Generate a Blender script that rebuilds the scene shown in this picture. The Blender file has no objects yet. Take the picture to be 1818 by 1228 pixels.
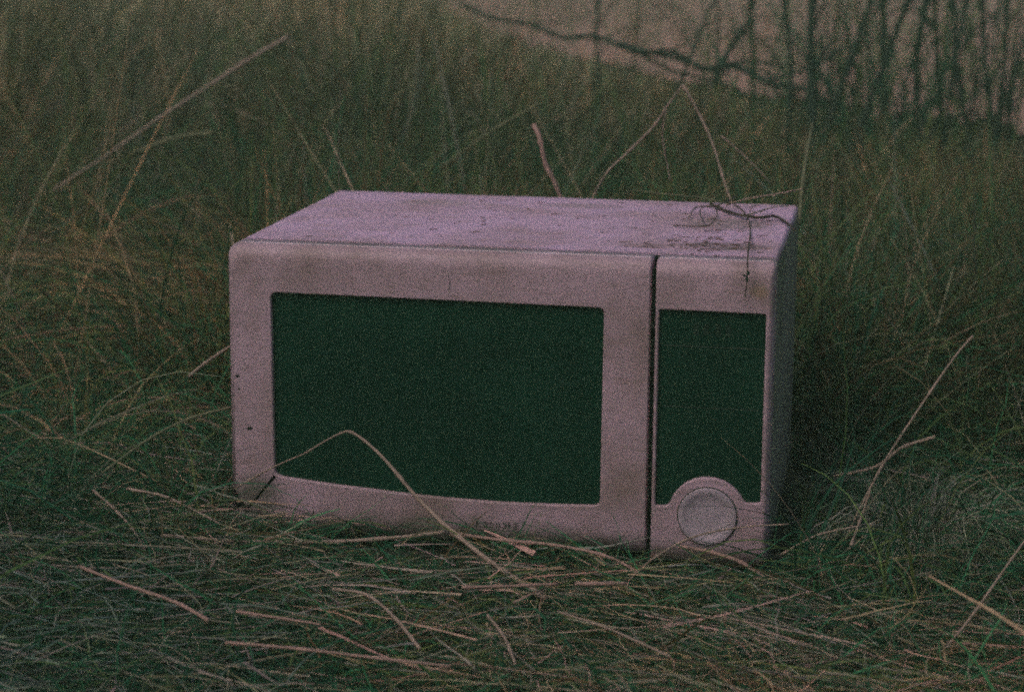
import bpy, bmesh, math, random
import numpy as np
from mathutils import Vector
from mathutils.geometry import intersect_point_tri_2d
SC = bpy.context.scene
R = math.radians

# ------------------------------------------------------------------ camera
F = 3893.09 / 1818.0
CAM = np.array([0.58872, -1.83736, 0.56585])
yw, pt, rl = -0.18018436, 0.20244677, 0.00838313; pitch_a = pt
FWD = np.array([math.sin(yw) * math.cos(pt), math.cos(yw) * math.cos(pt), -math.sin(pt)])
rt = np.array([math.cos(yw), -math.sin(yw), 0.0]); up = np.cross(rt, FWD)
RT = rt * math.cos(rl) + up * math.sin(rl); UP = -rt * math.sin(rl) + up * math.cos(rl)
cd = bpy.data.cameras.new('camera'); cam = bpy.data.objects.new('camera', cd)
SC.collection.objects.link(cam); SC.camera = cam
from mathutils import Matrix
cam.matrix_world = Matrix(((RT[0], UP[0], -FWD[0], CAM[0]), (RT[1], UP[1], -FWD[1], CAM[1]),
                           (RT[2], UP[2], -FWD[2], CAM[2]), (0, 0, 0, 1)))
cd.sensor_width = 36; cd.lens = 36 * F; cd.clip_end = 500; cd.clip_start = 0.05
cd.dof.use_dof = True; cd.dof.focus_distance = 1.86; cd.dof.aperture_fstop = 7.5
SC.cycles.use_denoising = False
SC.cycles.use_adaptive_sampling = True; SC.cycles.adaptive_threshold = 0.25; SC.cycles.adaptive_min_samples = 8; SC.cycles.filter_width = 2.0
SC.cycles.max_bounces = 5; SC.cycles.diffuse_bounces = 3; SC.cycles.volume_bounces = 0
SC.cycles.transparent_max_bounces = 4

# ------------------------------------------------------------------ world and sun
SUN_EL, SUN_AZ = 52, -35        # azimuth from -Y (towards the camera side), negative = left
W = bpy.data.worlds.new('World'); SC.world = W; W.use_nodes = True
nt = W.node_tree; bg = nt.nodes['Background']
sky = nt.nodes.new('ShaderNodeTexSky'); sky.sky_type = 'NISHITA'; sky.sun_disc = False
sd = Vector((math.sin(R(SUN_AZ)) * math.cos(R(SUN_EL)), -math.cos(R(SUN_AZ)) * math.cos(R(SUN_EL)), math.sin(R(SUN_EL))))
sky.sun_elevation = R(SUN_EL); sky.sun_rotation = math.atan2(sd.x, sd.y)
sky.dust_density = 3.0; sky.air_density = 1.0
mx = nt.nodes.new('ShaderNodeMix'); mx.data_type = 'RGBA'; mx.blend_type = 'MULTIPLY'
mx.inputs[0].default_value = 1; mx.inputs[7].default_value = (1.12, 0.99, 0.98, 1)
nt.links.new(sky.outputs[0], mx.inputs[6]); nt.links.new(mx.outputs[2], bg.inputs[0])
bg.inputs[1].default_value = 0.09
sl = bpy.data.lights.new('sun', 'SUN'); so = bpy.data.objects.new('sun', sl); SC.collection.objects.link(so)
sl.energy = 0.9; sl.angle = R(25); sl.color = (1.0, 0.93, 0.86)
so.rotation_euler = sd.to_track_quat('Z', 'Y').to_euler(); so.location = (0, 0, 6)
SC.view_settings.view_transform = 'Standard'; SC.view_settings.look = 'None'
SC.view_settings.exposure = -0.55; SC.view_settings.gamma = 1

# ------------------------------------------------------------------ helpers
COL = SC.collection
rng = np.random.default_rng(7); random.seed(7)

def px(x, y, Y=0.0):            # photo pixel -> point on the vertical plane y=Y
    d = FWD + RT * (x - 909) / (F * 1818) + UP * (614 - y) / (F * 1818)
    return CAM + d * (Y - CAM[1]) / d[1]
def pz(x, y, Z=0.0):            # photo pixel -> point on the horizontal plane z=Z
    d = FWD + RT * (x - 909) / (F * 1818) + UP * (614 - y) / (F * 1818)
    return CAM + d * (Z - CAM[2]) / d[2]

def mesh_obj(name, verts, faces, mat, parent=None, cols=None, smooth=False):
    me = bpy.data.meshes.new(name)
    me.from_pydata([tuple(v) for v in verts], [], faces)
    return fin(name, me, mat, parent, smooth)
def fin(name, me, mat, parent=None, smooth=False):
    me.materials.append(mat)
    if smooth:
        me.polygons.foreach_set('use_smooth', [True] * len(me.polygons))
    o = bpy.data.objects.new(name, me); COL.objects.link(o)
    if parent: o.parent = parent
    return o
def bm_obj(name, bm, mat, parent=None, smooth=False):
    bmesh.ops.recalc_face_normals(bm, faces=bm.faces)
    me = bpy.data.meshes.new(name); bm.to_mesh(me); bm.free()
    return fin(name, me, mat, parent, smooth)
def thing(name, label, cat, loc=(0, 0, 0), group=None):
    o = bpy.data.objects.new(name, None); COL.objects.link(o); o.location = loc
    o.empty_display_size = 0.05
    o['label'] = label; o['category'] = cat
    if group: o['group'] = group
    return o
def tag(o, label=None, cat=None, group=None, kind=None):
    if label: o['label'] = label
    if cat: o['category'] = cat
    if group: o['group'] = group
    if kind: o['kind'] = kind
    return o

def mat_new(name):
    m = bpy.data.materials.new(name); m.use_nodes = True
    return m, m.node_tree, m.node_tree.nodes['Principled BSDF']
def ramp(nt, src, stops):
    r = nt.nodes.new('ShaderNodeValToRGB'); e = r.color_ramp.elements
    e[0].position, e[0].color = stops[0][0], (*stops[0][1], 1)
    e[1].position, e[1].color = stops[-1][0], (*stops[-1][1], 1)
    for p, c in stops[1:-1]:
        x = e.new(p); x.color = (*c, 1)
    nt.links.new(src, r.inputs[0]); return r
def noise(nt, scale, detail=4, rough=.6, coord=None, dist=0, vscale=None):
    n = nt.nodes.new('ShaderNodeTexNoise'); n.inputs['Scale'].default_value = scale
    n.inputs['Detail'].default_value = detail; n.inputs['Roughness'].default_value = rough
    n.inputs['Distortion'].default_value = dist
    tc = nt.nodes.new('ShaderNodeTexCoord'); src = tc.outputs['Object']
    if vscale:
        mp = nt.nodes.new('ShaderNodeMapping'); mp.inputs['Scale'].default_value = vscale
        nt.links.new(src, mp.inputs[0]); src = mp.outputs[0]
    nt.links.new(src, n.inputs['Vector']); return n
def mixc(nt, fac, a, b, mode='MIX'):
    m = nt.nodes.new('ShaderNodeMix'); m.data_type = 'RGBA'; m.blend_type = mode
    for k, v in ((0, fac), (6, a), (7, b)):
        if hasattr(v, 'links') or hasattr(v, 'is_linked'): nt.links.new(v, m.inputs[k])
        else: m.inputs[k].default_value = v if k == 0 else (*v, 1)
    return m.outputs[2]
def math_n(nt, op, a, b=0.0):
    m = nt.nodes.new('ShaderNodeMath'); m.operation = op; m.use_clamp = op in ('MULTIPLY', 'ADD')
    for k, v in enumerate((a, b)):
        if hasattr(v, 'is_linked'): nt.links.new(v, m.inputs[k])
        else: m.inputs[k].default_value = v
    return m.outputs[0]

def paint(name, base, dirt, spots=None, rough=.45, grit=.75, sn=(260, (.09, 1.8, 1.2), .34, .56)):
    m, nt, b = mat_new(name)
    n1 = noise(nt, 9, 6, .65); n2 = noise(nt, 650, 3, .8); n3 = noise(nt, 60, 5, .7, vscale=(.5, 1, 2.2))
    f1 = ramp(nt, n1.outputs[0], [(.42, (0, 0, 0)), (.68, (.7, .7, .7))]).outputs[0]
    f3 = ramp(nt, n3.outputs[0], [(.52, (0, 0, 0)), (.70, (.5, .5, .5))]).outputs[0]
    f2 = ramp(nt, n2.outputs[0], [(.50, (0, 0, 0)), (.70, (grit,) * 3)]).outputs[0]
    c = mixc(nt, f1, base, dirt); c = mixc(nt, f3, c, dirt); c = mixc(nt, f2, c, tuple(x * .45 for x in base))
    if spots:                       # stains: (x, z or y, rx, ry, axis, strength)
        tc = nt.nodes.new('ShaderNodeTexCoord'); sp = nt.nodes.new('ShaderNodeSeparateXYZ')
        nt.links.new(tc.outputs['Object'], sp.inputs[0])
        n4 = noise(nt, sn[0], 6, .8, vscale=sn[1])
        for (sx, sy, rx, ry, ax, st, colr) in spots:
            dx = math_n(nt, 'DIVIDE', math_n(nt, 'SUBTRACT', sp.outputs[0], sx), rx)
            dy = math_n(nt, 'DIVIDE', math_n(nt, 'SUBTRACT', sp.outputs[ax], sy), ry)
            vm = nt.nodes.new('ShaderNodeVectorMath'); vm.operation = 'LENGTH'
            cb = nt.nodes.new('ShaderNodeCombineXYZ'); nt.links.new(dx, cb.inputs[0]); nt.links.new(dy, cb.inputs[1])
            nt.links.new(cb.outputs[0], vm.inputs[0])
            g = ramp(nt, vm.outputs['Value'], [(.3, (1, 1, 1)), (1, (0, 0, 0))]).outputs[0]
            f = ramp(nt, math_n(nt, 'MULTIPLY', g, n4.outputs[0]), [(sn[2], (0, 0, 0)), (sn[3], (st,) * 3)]).outputs[0]
            c = mixc(nt, f, c, colr)
    nt.links.new(c, b.inputs['Base Color']); b.inputs['Roughness'].default_value = rough
    b.inputs['Specular IOR Level'].default_value = .35
    bp = nt.nodes.new('ShaderNodeBump'); bp.inputs['Strength'].default_value = .12; bp.inputs['Distance'].default_value = .0006
    nt.links.new(n2.outputs[0], bp.inputs['Height']); nt.links.new(bp.outputs[0], b.inputs['Normal'])
    return m
def plain(name, base, rough=.6, grit=.5, scale=500, spec=.3, coat=0):
    m, nt, b = mat_new(name)
    n = noise(nt, scale, 3, .7); n1 = noise(nt, scale / 40, 4, .6)
    f = ramp(nt, n.outputs[0], [(.4, (0, 0, 0)), (.7, (grit,) * 3)]).outputs[0]
    c = mixc(nt, f, base, tuple(x * .4 for x in base))
    f = ramp(nt, n1.outputs[0], [(.4, (0, 0, 0)), (.7, (.5,) * 3)]).outputs[0]
    c = mixc(nt, f, c, tuple(min(1, x * 1.6) for x in base))
    nt.links.new(c, b.inputs['Base Color']); b.inputs['Roughness'].default_value = rough
    b.inputs['Specular IOR Level'].default_value = spec; b.inputs['Coat Weight'].default_value = coat
    return m
def blade_mat(name, rough=.7, trans=.25):
    m, nt, b = mat_new(name)
    a = nt.nodes.new('ShaderNodeAttribute'); a.attribute_name = 'tint'
    n = noise(nt, 120, 4, .7)
    c = mixc(nt, .6, a.outputs['Color'], ramp(nt, n.outputs[0], [(.35, (.45,) * 3), (.65, (1.25,) * 3)]).outputs[0], 'MULTIPLY')
    nt.links.new(c, b.inputs['Base Color']); b.inputs['Roughness'].default_value = rough
    b.inputs['Specular IOR Level'].default_value = .2
    return m
def straw_mat(name, a, b_):
    m, nt, b = mat_new(name)
    n = noise(nt, 70, 5, .7); n2 = noise(nt, 700, 3, .7)
    c = mixc(nt, ramp(nt, n.outputs[0], [(.35, (0,) * 3), (.65, (1,) * 3)]).outputs[0], a, b_)
    c = mixc(nt, ramp(nt, n2.outputs[0], [(.5, (0,) * 3), (.7, (.6,) * 3)]).outputs[0], c, tuple(x * .4 for x in b_))
    nt.links.new(c, b.inputs['Base Color']); b.inputs['Roughness'].default_value = .7
    return m

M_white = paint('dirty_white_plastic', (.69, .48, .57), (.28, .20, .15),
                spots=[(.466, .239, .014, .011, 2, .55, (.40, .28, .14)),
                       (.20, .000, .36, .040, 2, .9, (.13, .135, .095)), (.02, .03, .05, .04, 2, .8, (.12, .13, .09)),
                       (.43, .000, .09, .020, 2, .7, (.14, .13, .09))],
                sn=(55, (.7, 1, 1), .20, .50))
M_top = paint('skylit_white_metal', (.88, .60, .84), (.48, .31, .27),  # brighter lilac than the front: sky light on the top painted into the base
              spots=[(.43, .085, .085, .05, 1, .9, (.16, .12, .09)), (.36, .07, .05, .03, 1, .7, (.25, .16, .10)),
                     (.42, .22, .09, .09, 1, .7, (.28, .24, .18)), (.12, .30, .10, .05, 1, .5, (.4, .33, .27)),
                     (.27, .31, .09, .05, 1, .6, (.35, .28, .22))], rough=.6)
M_bead = paint('highlit_white_plastic', (.95, .80, .90), (.6, .5, .5), rough=.3, grit=.1)  # paler than the frame: the edge highlight is painted into the bead
M_side = paint('shaded_side_metal', (.34, .32, .27), (.15, .17, .10), rough=.7)  # dark olive base paints the shade on the right side of the cover
M_knob = paint('grey_dirty_plastic', (.62, .50, .58), (.36, .32, .30), rough=.5)
M_glass = plain('dark_green_glass', (.007, .047, .027), .30, .6, 500, .22)
M_pglass = plain('dark_green_panel', (.007, .047, .027), .34, .6, 500, .22)
M_mark = plain('faded_print', (.05, .08, .06), .5)
M_pmark = plain('faded_display', (.020, .050, .032), .4)
M_black = plain('black_rubber_and_shade', (.015, .03, .022), .7)
M_logo = plain('dark_print', (.06, .07, .055), .6)
M_blade = blade_mat('grass_blades')
M_straw = straw_mat('pale_dry_straw', (.52, .38, .31), (.34, .25, .19))
M_pink = straw_mat('pinkish_dry_straw', (.56, .34, .29), (.36, .24, .19))
M_olive = straw_mat('olive_dry_stem', (.26, .25, .14), (.15, .17, .09))
M_brown = straw_mat('brown_twig', (.10, .07, .05), (.06, .05, .035))
M_crumb = straw_mat('brown_crumbs', (.24, .15, .12), (.16, .10, .08))
M_dark = straw_mat('dark_green_stem', (.015, .05, .028), (.01, .03, .018))

# ------------------------------------------------------------------ ground and path
def ground_z(x, y):
    x = np.asarray(x, float); y = np.asarray(y, float)
    z = -.014 + .012 * np.sin(3.1 * x + 1.3) * np.cos(2.3 * y) + .008 * np.sin(7 * x + 5 * y)
    z = z + .014 / (1 + np.exp((x - .10) / .05)) * np.exp(-((y + .05) / .35) ** 2)
    far = np.clip((y - .8) / 3, 0, 1)
    z = z + far * (.018 * np.sin(1.1 * x + .4 * y))
    return z * (1 - np.clip((y - 6) / 8, 0, 1))
xs = np.concatenate([np.linspace(-40, -4, 14)[:-1], np.linspace(-4, 4, 100), np.linspace(4, 40, 14)[1:]])
ys = np.concatenate([np.linspace(-20, -1.5, 10)[:-1], np.linspace(-1.5, 8, 120), np.linspace(8, 70, 20)[1:]])
gx, gy = np.meshgrid(xs, ys); gz = ground_z(gx, gy)
gz = np.where((gx > -.02) & (gx < .5) & (gy > -.01) & (gy < .38), np.minimum(gz, -.013), gz)
gv = np.stack([gx, gy, gz], -1).reshape(-1, 3); nx = len(xs)
gf = [(j * nx + i, j * nx + i + 1, (j + 1) * nx + i + 1, (j + 1) * nx + i) for j in range(len(ys) - 1) for i in range(nx - 1)]
m, nt, b = mat_new('soil')
n = noise(nt, 6, 8, .7); n2 = noise(nt, 150, 5, .8)
c = mixc(nt, ramp(nt, n.outputs[0], [(.4, (0,) * 3), (.62, (1,) * 3)]).outputs[0], (.03, .045, .028), (.075, .06, .04))
c = mixc(nt, ramp(nt, n2.outputs[0], [(.4, (0,) * 3), (.7, (.8,) * 3)]).outputs[0], c, (.02, .03, .02))
nt.links.new(c, b.inputs['Base Color']); b.inputs['Roughness'].default_value = .95
g = mesh_obj('ground', gv, gf, m, smooth=True); tag(g, kind='structure')
# pale bare earth beyond the grass at upper right
edge = [pz(700, 30), pz(1150, 140), pz(1400, 190), pz(1600, 220), pz(1818, 235), pz(2400, 270)]
edge = [(p[0], p[1]) for p in edge]
far = [(25.0, 8.0), (25.0, 60.0), (-14.0, 60.0), (-6.0, 18.0)]
bm = bmesh.new()
pts = []
for k in range(len(edge) - 1):
    for s in range(12):
        t = s / 12; x = edge[k][0] * (1 - t) + edge[k + 1][0] * t; y = edge[k][1] * (1 - t) + edge[k + 1][1] * t
        pts.append((x + rng.normal(0, .05), y + rng.normal(0, .16)))
pts += [edge[-1]] + far
vs = [bm.verts.new((x, y, .030)) for x, y in pts]
f = bm.faces.new(vs); bmesh.ops.triangulate(bm, faces=[f])
m, nt, b = mat_new('pale_earth')
n = noise(nt, 3, 6, .7, vscale=(1, .4, 1))
c = mixc(nt, ramp(nt, n.outputs[0], [(.35, (0,) * 3), (.65, (1,) * 3)]).outputs[0], (.64, .36, .29), (.50, .30, .24))
nt.links.new(c, b.inputs['Base Color']); b.inputs['Roughness'].default_value = .95
o = bm_obj('path', bm, m); tag(o, kind='structure')

# ------------------------------------------------------------------ microwave
H, WID, DEP = .26309, .48, .364
XG0, XG1 = .3742, .3780
mw = thing('microwave_oven', 'discarded dirty white microwave oven with dark green glass, standing in the grass', 'microwave')

def rrect(x0, x1, z0, z1, radii, n=8):
    """loop ccw from bottom-left; radii = (bl, br, tr, tl)"""
    out = []
    for (cx, cz, r, a0) in ((x0, z0, radii[0], 180), (x1, z0, radii[1], 270), (x1, z1, radii[2], 0), (x0, z1, radii[3], 90)):
        sx = 1 if cx == x0 else -1; sz = 1 if cz == z0 else -1
        for k in range(n + 1):
            a = R(a0 + 90 * k / n)
            out.append((cx + sx * r + r * math.cos(a), cz + sz * r + r * math.sin(a)))
    return out
def shell(x0, x1, z0, z1, radii, fil, depth, hole, recess, holebev=.0012, front=0.0):
    """bezel with rounded front edges. fil=(left,right,bottom,top) fillet sizes; hole: list of (x,z) ccw or None"""
    bm = bmesh.new(); loops = []
    ycs = [depth] + [None] * 7
    NF = 7
    def ring(l, r_, b_, t_, y, shrink):
        rr = [max(.0004, q - shrink) for q in radii]
        return [bm.verts.new((x, y, z)) for x, z in rrect(x0 + l, x1 - r_, z0 + b_, z1 - t_, rr)]
    loops.append(ring(0, 0, 0, 0, front + depth, 0))
    big = .012
    for k in range(NF + 1):
        a = R(90 * k / NF); s = 1 - math.cos(a)
        y = front + big * (1 - math.sin(a))
        loops.append(ring(fil[0] * s, fil[1] * s, fil[2] * s, fil[3] * s, y, 0))
    for A, B in zip(loops, loops[1:]):
        for i in range(len(A)):
            j = (i + 1) % len(A)
            bm.faces.new((A[i], A[j], B[j], B[i]))
    bmesh.ops.remove_doubles(bm, verts=bm.verts, dist=1e-6)
    for f_ in bm.faces: f_.smooth = True
    bm.verts.ensure_lookup_table()
    last = [v for v in bm.verts if abs(v.co.y - front) < 1e-6]
    es = [e for e in bm.edges if e.verts[0] in last and e.verts[1] in last]
    if hole:
        hv = [bm.verts.new((x, front, z)) for x, z in hole]
        he = [bm.edges.new((hv[i], hv[(i + 1) % len(hv)])) for i in range(len(hv))]
        cx = sum(p[0] for p in hole) / len(hole); cz = sum(p[1] for p in hole) / len(hole)
        r = bmesh.ops.triangle_fill(bm, edges=es + he, use_beauty=True)
        prev = hv
        N = len(hole)
        nrm = []
        for i in range(N):
            a = Vector(hole[i - 1]); c_ = Vector(hole[(i + 1) % N]); t = (c_ - a).normalized()
            nrm.append((-t.y, t.x))     # inward for ccw
        for (ins, dy) in ((holebev * .3, holebev * .1), (holebev, holebev), (holebev, depth)):
            cur = [bm.verts.new((hole[i][0] + nrm[i][0] * ins, front + dy, hole[i][1] + nrm[i][1] * ins)) for i in range(N)]
            for i in range(N):
                j = (i + 1) % N
                f_ = bm.faces.new((prev[i], prev[j], cur[j], cur[i])); f_.smooth = dy < recess
            prev = cur
        # close the back so that the bezel is solid
        ce = [bm.edges.get((prev[i], prev[(i + 1) % N])) for i in range(N)]
        bk = [v for v in bm.verts if abs(v.co.y - front - depth) < 1e-6 and v not in prev]
        be = [e for e in bm.edges if e.verts[0] in bk and e.verts[1] in bk]
        bmesh.ops.triangle_fill(bm, edges=be + ce, use_beauty=True)
    else:
        bmesh.ops.contextual_create(bm, geom=es)
    return bm
def densify(pts, step=.004):
    out = []
    for i in range(len(pts)):
        a = Vector(pts[i]); b_ = Vector(pts[(i + 1) % len(pts)]); n = max(1, int((b_ - a).length / step))
        out += [tuple(a + (b_ - a) * k / n) for k in range(n)]
    return out
def smooth_loop(pts, it=1):
    for _ in range(it):
        pts = [((pts[i - 1][0] + 2 * pts[i][0] + pts[(i + 1) % len(pts)][0]) / 4, (pts[i - 1][1] + 2 * pts[i][1] + pts[(i + 1) % len(pts)][1]) / 4) for i in range(len(pts))]
    return pts
# window hole, ccw seen from the front (x right, z up)
bot = [(.0372, .0530), (.0447, .0519), (.0800, .0484), (.1176, .0456), (.155, .0430), (.1922, .0410), (.2507, .0398), (.300, .0408), (.3345, .0421)]
whole = smooth_loop(densify(bot + [(.3352, .2203), (.0357, .2220)]), 2)
bmd = shell(-.0038, XG0, .0, H, (.012, .003, .003, .010), (.006, .0012, .018, .014), .030, whole, .0055)
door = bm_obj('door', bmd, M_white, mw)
door['label'] = 'dirty white door frame with an open crack at its lower left corner'
# open mitre crack and broken lower left corner, cut right through the frame
def cutter(poly):
    bm = bmesh.new(); a = [bm.verts.new((x, -.02, z)) for x, z in poly]; b_ = [bm.verts.new((x, .05, z)) for x, z in poly]
    bm.faces.new(a); bm.faces.new(b_[::-1])
    for i in range(len(a)): bm.faces.new((a[i], b_[i], b_[(i + 1) % len(a)], a[(i + 1) % len(a)]))
    return bm_obj('cutter', bm, M_white)
def crackline():
    A = [(.0400, .0532), (.0330, .0450), (.0250, .0350), (.0170, .0250), (.0100, .0190), (-.002, .0180)]
    B = [(-.002, .040), (.0016, .0385), (.0060, .0300), (.0118, .0225), (.0150, .0262), (.0218, .0350), (.0300, .0452), (.0375, .0545)]
    return A + B
c1 = cutter(crackline())
md = door.modifiers.new('cut', 'BOOLEAN'); md.object = c1; md.operation = 'DIFFERENCE'; md.solver = 'EXACT'
sh = None
dg = bpy.context.evaluated_depsgraph_get()
me2 = bpy.data.meshes.new_from_object(door.evaluated_get(dg))
if len(me2.polygons) > 100:
    door.modifiers.clear(); door.data = me2
else:
    door.modifiers.clear()
bpy.data.objects.remove(c1)
def plate(name, hole, y, mat, parent, grow=.002, th=.003):
    N = len(hole); bm = bmesh.new(); a = []; b_ = []
    cx = sum(p[0] for p in hole) / N; cz = sum(p[1] for p in hole) / N
    for x, z in hole:
        s = Vector((x - cx, z - cz)); s = s * (1 + grow / max(s.length, 1e-3))
        a.append(bm.verts.new((cx + s.x, y, cz + s.y))); b_.append(bm.verts.new((cx + s.x, y + th, cz + s.y)))
    bm.faces.new(a); bm.faces.new(b_[::-1])
    for i in range(N): bm.faces.new((a[i], b_[i], b_[(i + 1) % N], a[(i + 1) % N]))
    bmesh.ops.triangulate(bm, faces=[f for f in bm.faces if len(f.verts) > 4])
    return bm_obj(name, bm, mat, parent)
win = plate('window', whole, .0045, M_glass, door)
win['label'] = 'dark green door window glass'
# control panel
KX, KZ, KR, KO = .4277, .0395, .0258, .0335
ph = [(.3806, .0452), (.3925, .0455)]
a0 = math.degrees(math.asin((.0470 - KZ) / KO))
arc = [(KX + KO * math.cos(R(a)), KZ + KO * math.sin(R(a))) for a in np.linspace(180 - a0, a0 + 8, 26)]
ph += arc + [(.4640, .0520), (.4744, .0525), (.4742, .2195), (.4730, .2206), (.3815, .2212), (.3806, .2200)]
phole = smooth_loop(densify(ph, .003), 1)
bmp = shell(XG1, WID, -.006, H, (.003, .006, .004, .003), (.0012, .005, .018, .014), .030, phole, .005)
panel = bm_obj('control_panel', bmp, M_white, mw)
pg = plate('panel_glass', phole, .0042, M_pglass, panel, grow=.0015)
# faint worn lines and key marks on the panel glass
bm = bmesh.new()
def strip(bm, x0, z0, x1, z1, w, y):
    d = Vector((x1 - x0, z1 - z0)).normalized(); n_ = Vector((-d.y, d.x)) * w / 2
    q = [bm.verts.new((x0 + n_.x, y, z0 + n_.y)), bm.verts.new((x0 - n_.x, y, z0 - n_.y)), bm.verts.new((x1 - n_.x, y, z1 - n_.y)), bm.verts.new((x1 + n_.x, y, z1 + n_.y))]
    bm.faces.new(q)
bm.free()
for z_, w_ in ((.1885, .0010), (.1350, .0007)):
    bm = bmesh.new(); strip(bm, .386, z_, .469, z_, w_, .0040); bm_obj('printed_line', bm, M_mark, panel)
for dx in (0, .0085, .019, .0275):
    bm = bmesh.new(); strip(bm, .4135 + dx, .1985, .4135 + dx, .2085, .0045, .0040); bm_obj('faded_digit', bm, M_pmark, panel)
def disc_obj(name, cx, cz, r, y0, y1, bev, mat, parent, hollow=0):
    bm = bmesh.new(); N = 64
    prof = [(r, y1), (r, y0 + bev)] + [(r - bev * (1 - math.cos(R(t))), y0 + bev * (1 - math.sin(R(t)))) for t in (30, 60, 90)]
    if hollow: prof += [(hollow, y0), (hollow, y1)]
    else: prof += [(r * .80, y0), (r * .76, y0 + .0008), (r * .4, y0 + .0012)]
    rings = [[bm.verts.new((cx + rr * math.cos(2 * math.pi * k / N), y, cz + rr * math.sin(2 * math.pi * k / N))) for k in range(N)] for rr, y in prof]
    for A, B in zip(rings, rings[1:]):
        for k in range(N): bm.faces.new((A[k], A[(k + 1) % N], B[(k + 1) % N], B[k]))
    if not hollow: bm.faces.new(rings[-1])
    return bm_obj(name, bm, mat, parent, True)
disc_obj('knob_surround', KX, KZ, KR + .0006, -.0003, .002, .0002, M_mark, panel, KR - .0004)
kn = disc_obj('knob', KX, KZ, KR - .0004, -.0022, .002, .0007, M_knob, panel)
kn['label'] = 'flat grey round dial with a straw crossing its foot'
# dark slot between door and panel + inner carcass behind the bezel
def box(bm, x0, x1, y0, y1, z0, z1):
    v = [bm.verts.new(p) for p in ((x0, y0, z0), (x1, y0, z0), (x1, y1, z0), (x0, y1, z0), (x0, y0, z1), (x1, y0, z1), (x1, y1, z1), (x0, y1, z1))]
    for q in ((0, 1, 2, 3), (4, 5, 6, 7), (0, 1, 5, 4), (1, 2, 6, 5), (2, 3, 7, 6), (3, 0, 4, 7)): bm.faces.new([v[i] for i in q])
bm = bmesh.new(); box(bm, .003, WID - .003, .0115, .0295, .004, H - .009)
bm_obj('inner_frame', bm, M_black, mw)
bm = bmesh.new(); box(bm, .001, WID - .002, .0302, .0347, .004, H - .0016)  # added black strip, paints the shade inside the seam gap
bm_obj('seam_shade_strip', bm, M_black, mw)
# folded metal cover: top, both sides, with rounded long edges
bm = bmesh.new(); cr = .004; n = 6; prof = [(.0015, .002)]
zt = H + .0004
prof += [(.0015 + cr - cr * math.cos(R(90 * k / n)), zt - cr + cr * math.sin(R(90 * k / n))) for k in range(n + 1)]
prof += [(WID - .0015 - cr + cr * math.sin(R(90 * k / n)), zt - cr + cr * math.cos(R(90 * k / n))) for k in range(n + 1)]
prof += [(WID - .0015, .002)]
NY = 24
rows = []
for j in range(NY + 1):
    y = .0350 + (DEP - .0350) * j / NY; row = []
    for (x, z) in prof: row.append(bm.verts.new((x, y, z)))
    rows.append(row)
for A, B in zip(rows, rows[1:]):
    for i in range(len(prof) - 1): bm.faces.new((A[i], A[i + 1], B[i + 1], B[i]))
bm.faces.new(rows[-1]); bm.faces.new(rows[0][::-1])
bm.faces.new((rows[0][0], rows[-1][0], rows[-1][-1], rows[0][-1]))
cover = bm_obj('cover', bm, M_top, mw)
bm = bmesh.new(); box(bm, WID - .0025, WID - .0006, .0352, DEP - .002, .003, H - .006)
sp_ = bm_obj('side_shade_panel', bm, M_side, mw); sp_['label'] = 'right side panel, darkened with painted shade'
for (x, y) in ((.04, .06), (.44, .06), (.04, .33), (.44, .33)):
    bm = bmesh.new()
    bmesh.ops.create_cone(bm, cap_ends=True, segments=20, radius1=.010, radius2=.013, depth=.019, matrix=Matrix.Translation((x, y, -.0075)))
    bm_obj('foot', bm, M_black, mw, True)
bm = bmesh.new(); 
box(bm, .010, XG0 - .002, .0112, .0130, H - .001, H + .0006)
bmesh.ops.bevel(bm, geom=bm.edges[:], offset=.0005, segments=2, affect='EDGES')
bm_obj('edge_highlight_bead', bm, M_bead, door)
bm = bmesh.new(); box(bm, XG1 + .002, WID - .006, .0112, .0130, H - .001, H + .0006)
bmesh.ops.bevel(bm, geom=bm.edges[:], offset=.0005, segments=2, affect='EDGES')
bm_obj('edge_highlight_bead', bm, M_bead, panel)
# worn illegible lettering on the lower door rail
bm = bmesh.new()
lx = .2235
for w_, h_, kind in ((.0052, .0062, 0), (.0046, .0045, 1), (.0046, .0045, 2), (.0040, .0045, 3), (.0046, .0045, 1), (.0034, .0060, 0), (.0046, .0045, 2)):
    z0 = .0178; y = -.00025
    if kind in (0, 3): strip(bm, lx, z0, lx, z0 + h_, .0011, y)
    if kind in (0, 2): strip(bm, lx + w_ * .1, z0 + h_ * .5, lx + w_ * .7, z0 + h_ * .55, .0009, y)
    if kind in (1, 2): strip(bm, lx, z0 + .0005, lx + w_ * .7, z0 + .0005, .0009, y); strip(bm, lx, z0 + h_, lx + w_ * .6, z0 + h_, .0009, y)
    if kind in (1, 3): strip(bm, lx + w_ * .65, z0, lx + w_ * .65, z0 + h_, .0010, y)
    lx += w_ + .0012
bm_obj('worn_lettering', bm, M_logo, door)
# chips and a hairline scratch in the door paint
for (x, y, r_) in ((421, 667, .0016), (443, 760, .0022), (424, 690, .0009)):
    P = px(x, y); bm = bmesh.new(); n = 9
    vs = [bm.verts.new((P[0] + r_ * (1 + .5 * random.random()) * math.cos(6.283 * k / n), -.0003, P[2] + r_ * (.6 + .6 * random.random()) * math.sin(6.283 * k / n))) for k in range(n)]
    bm.faces.new(vs); bm_obj('paint_chip', bm, M_black, door)
bm = bmesh.new(); P = [px(795, 485), px(799, 500), px(797, 518)]
for a, b_ in zip(P, P[1:]): strip(bm, a[0], a[2], b_[0], b_[2], .0004, -.0003)
bm_obj('scratch', bm, M_mark, door)

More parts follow.
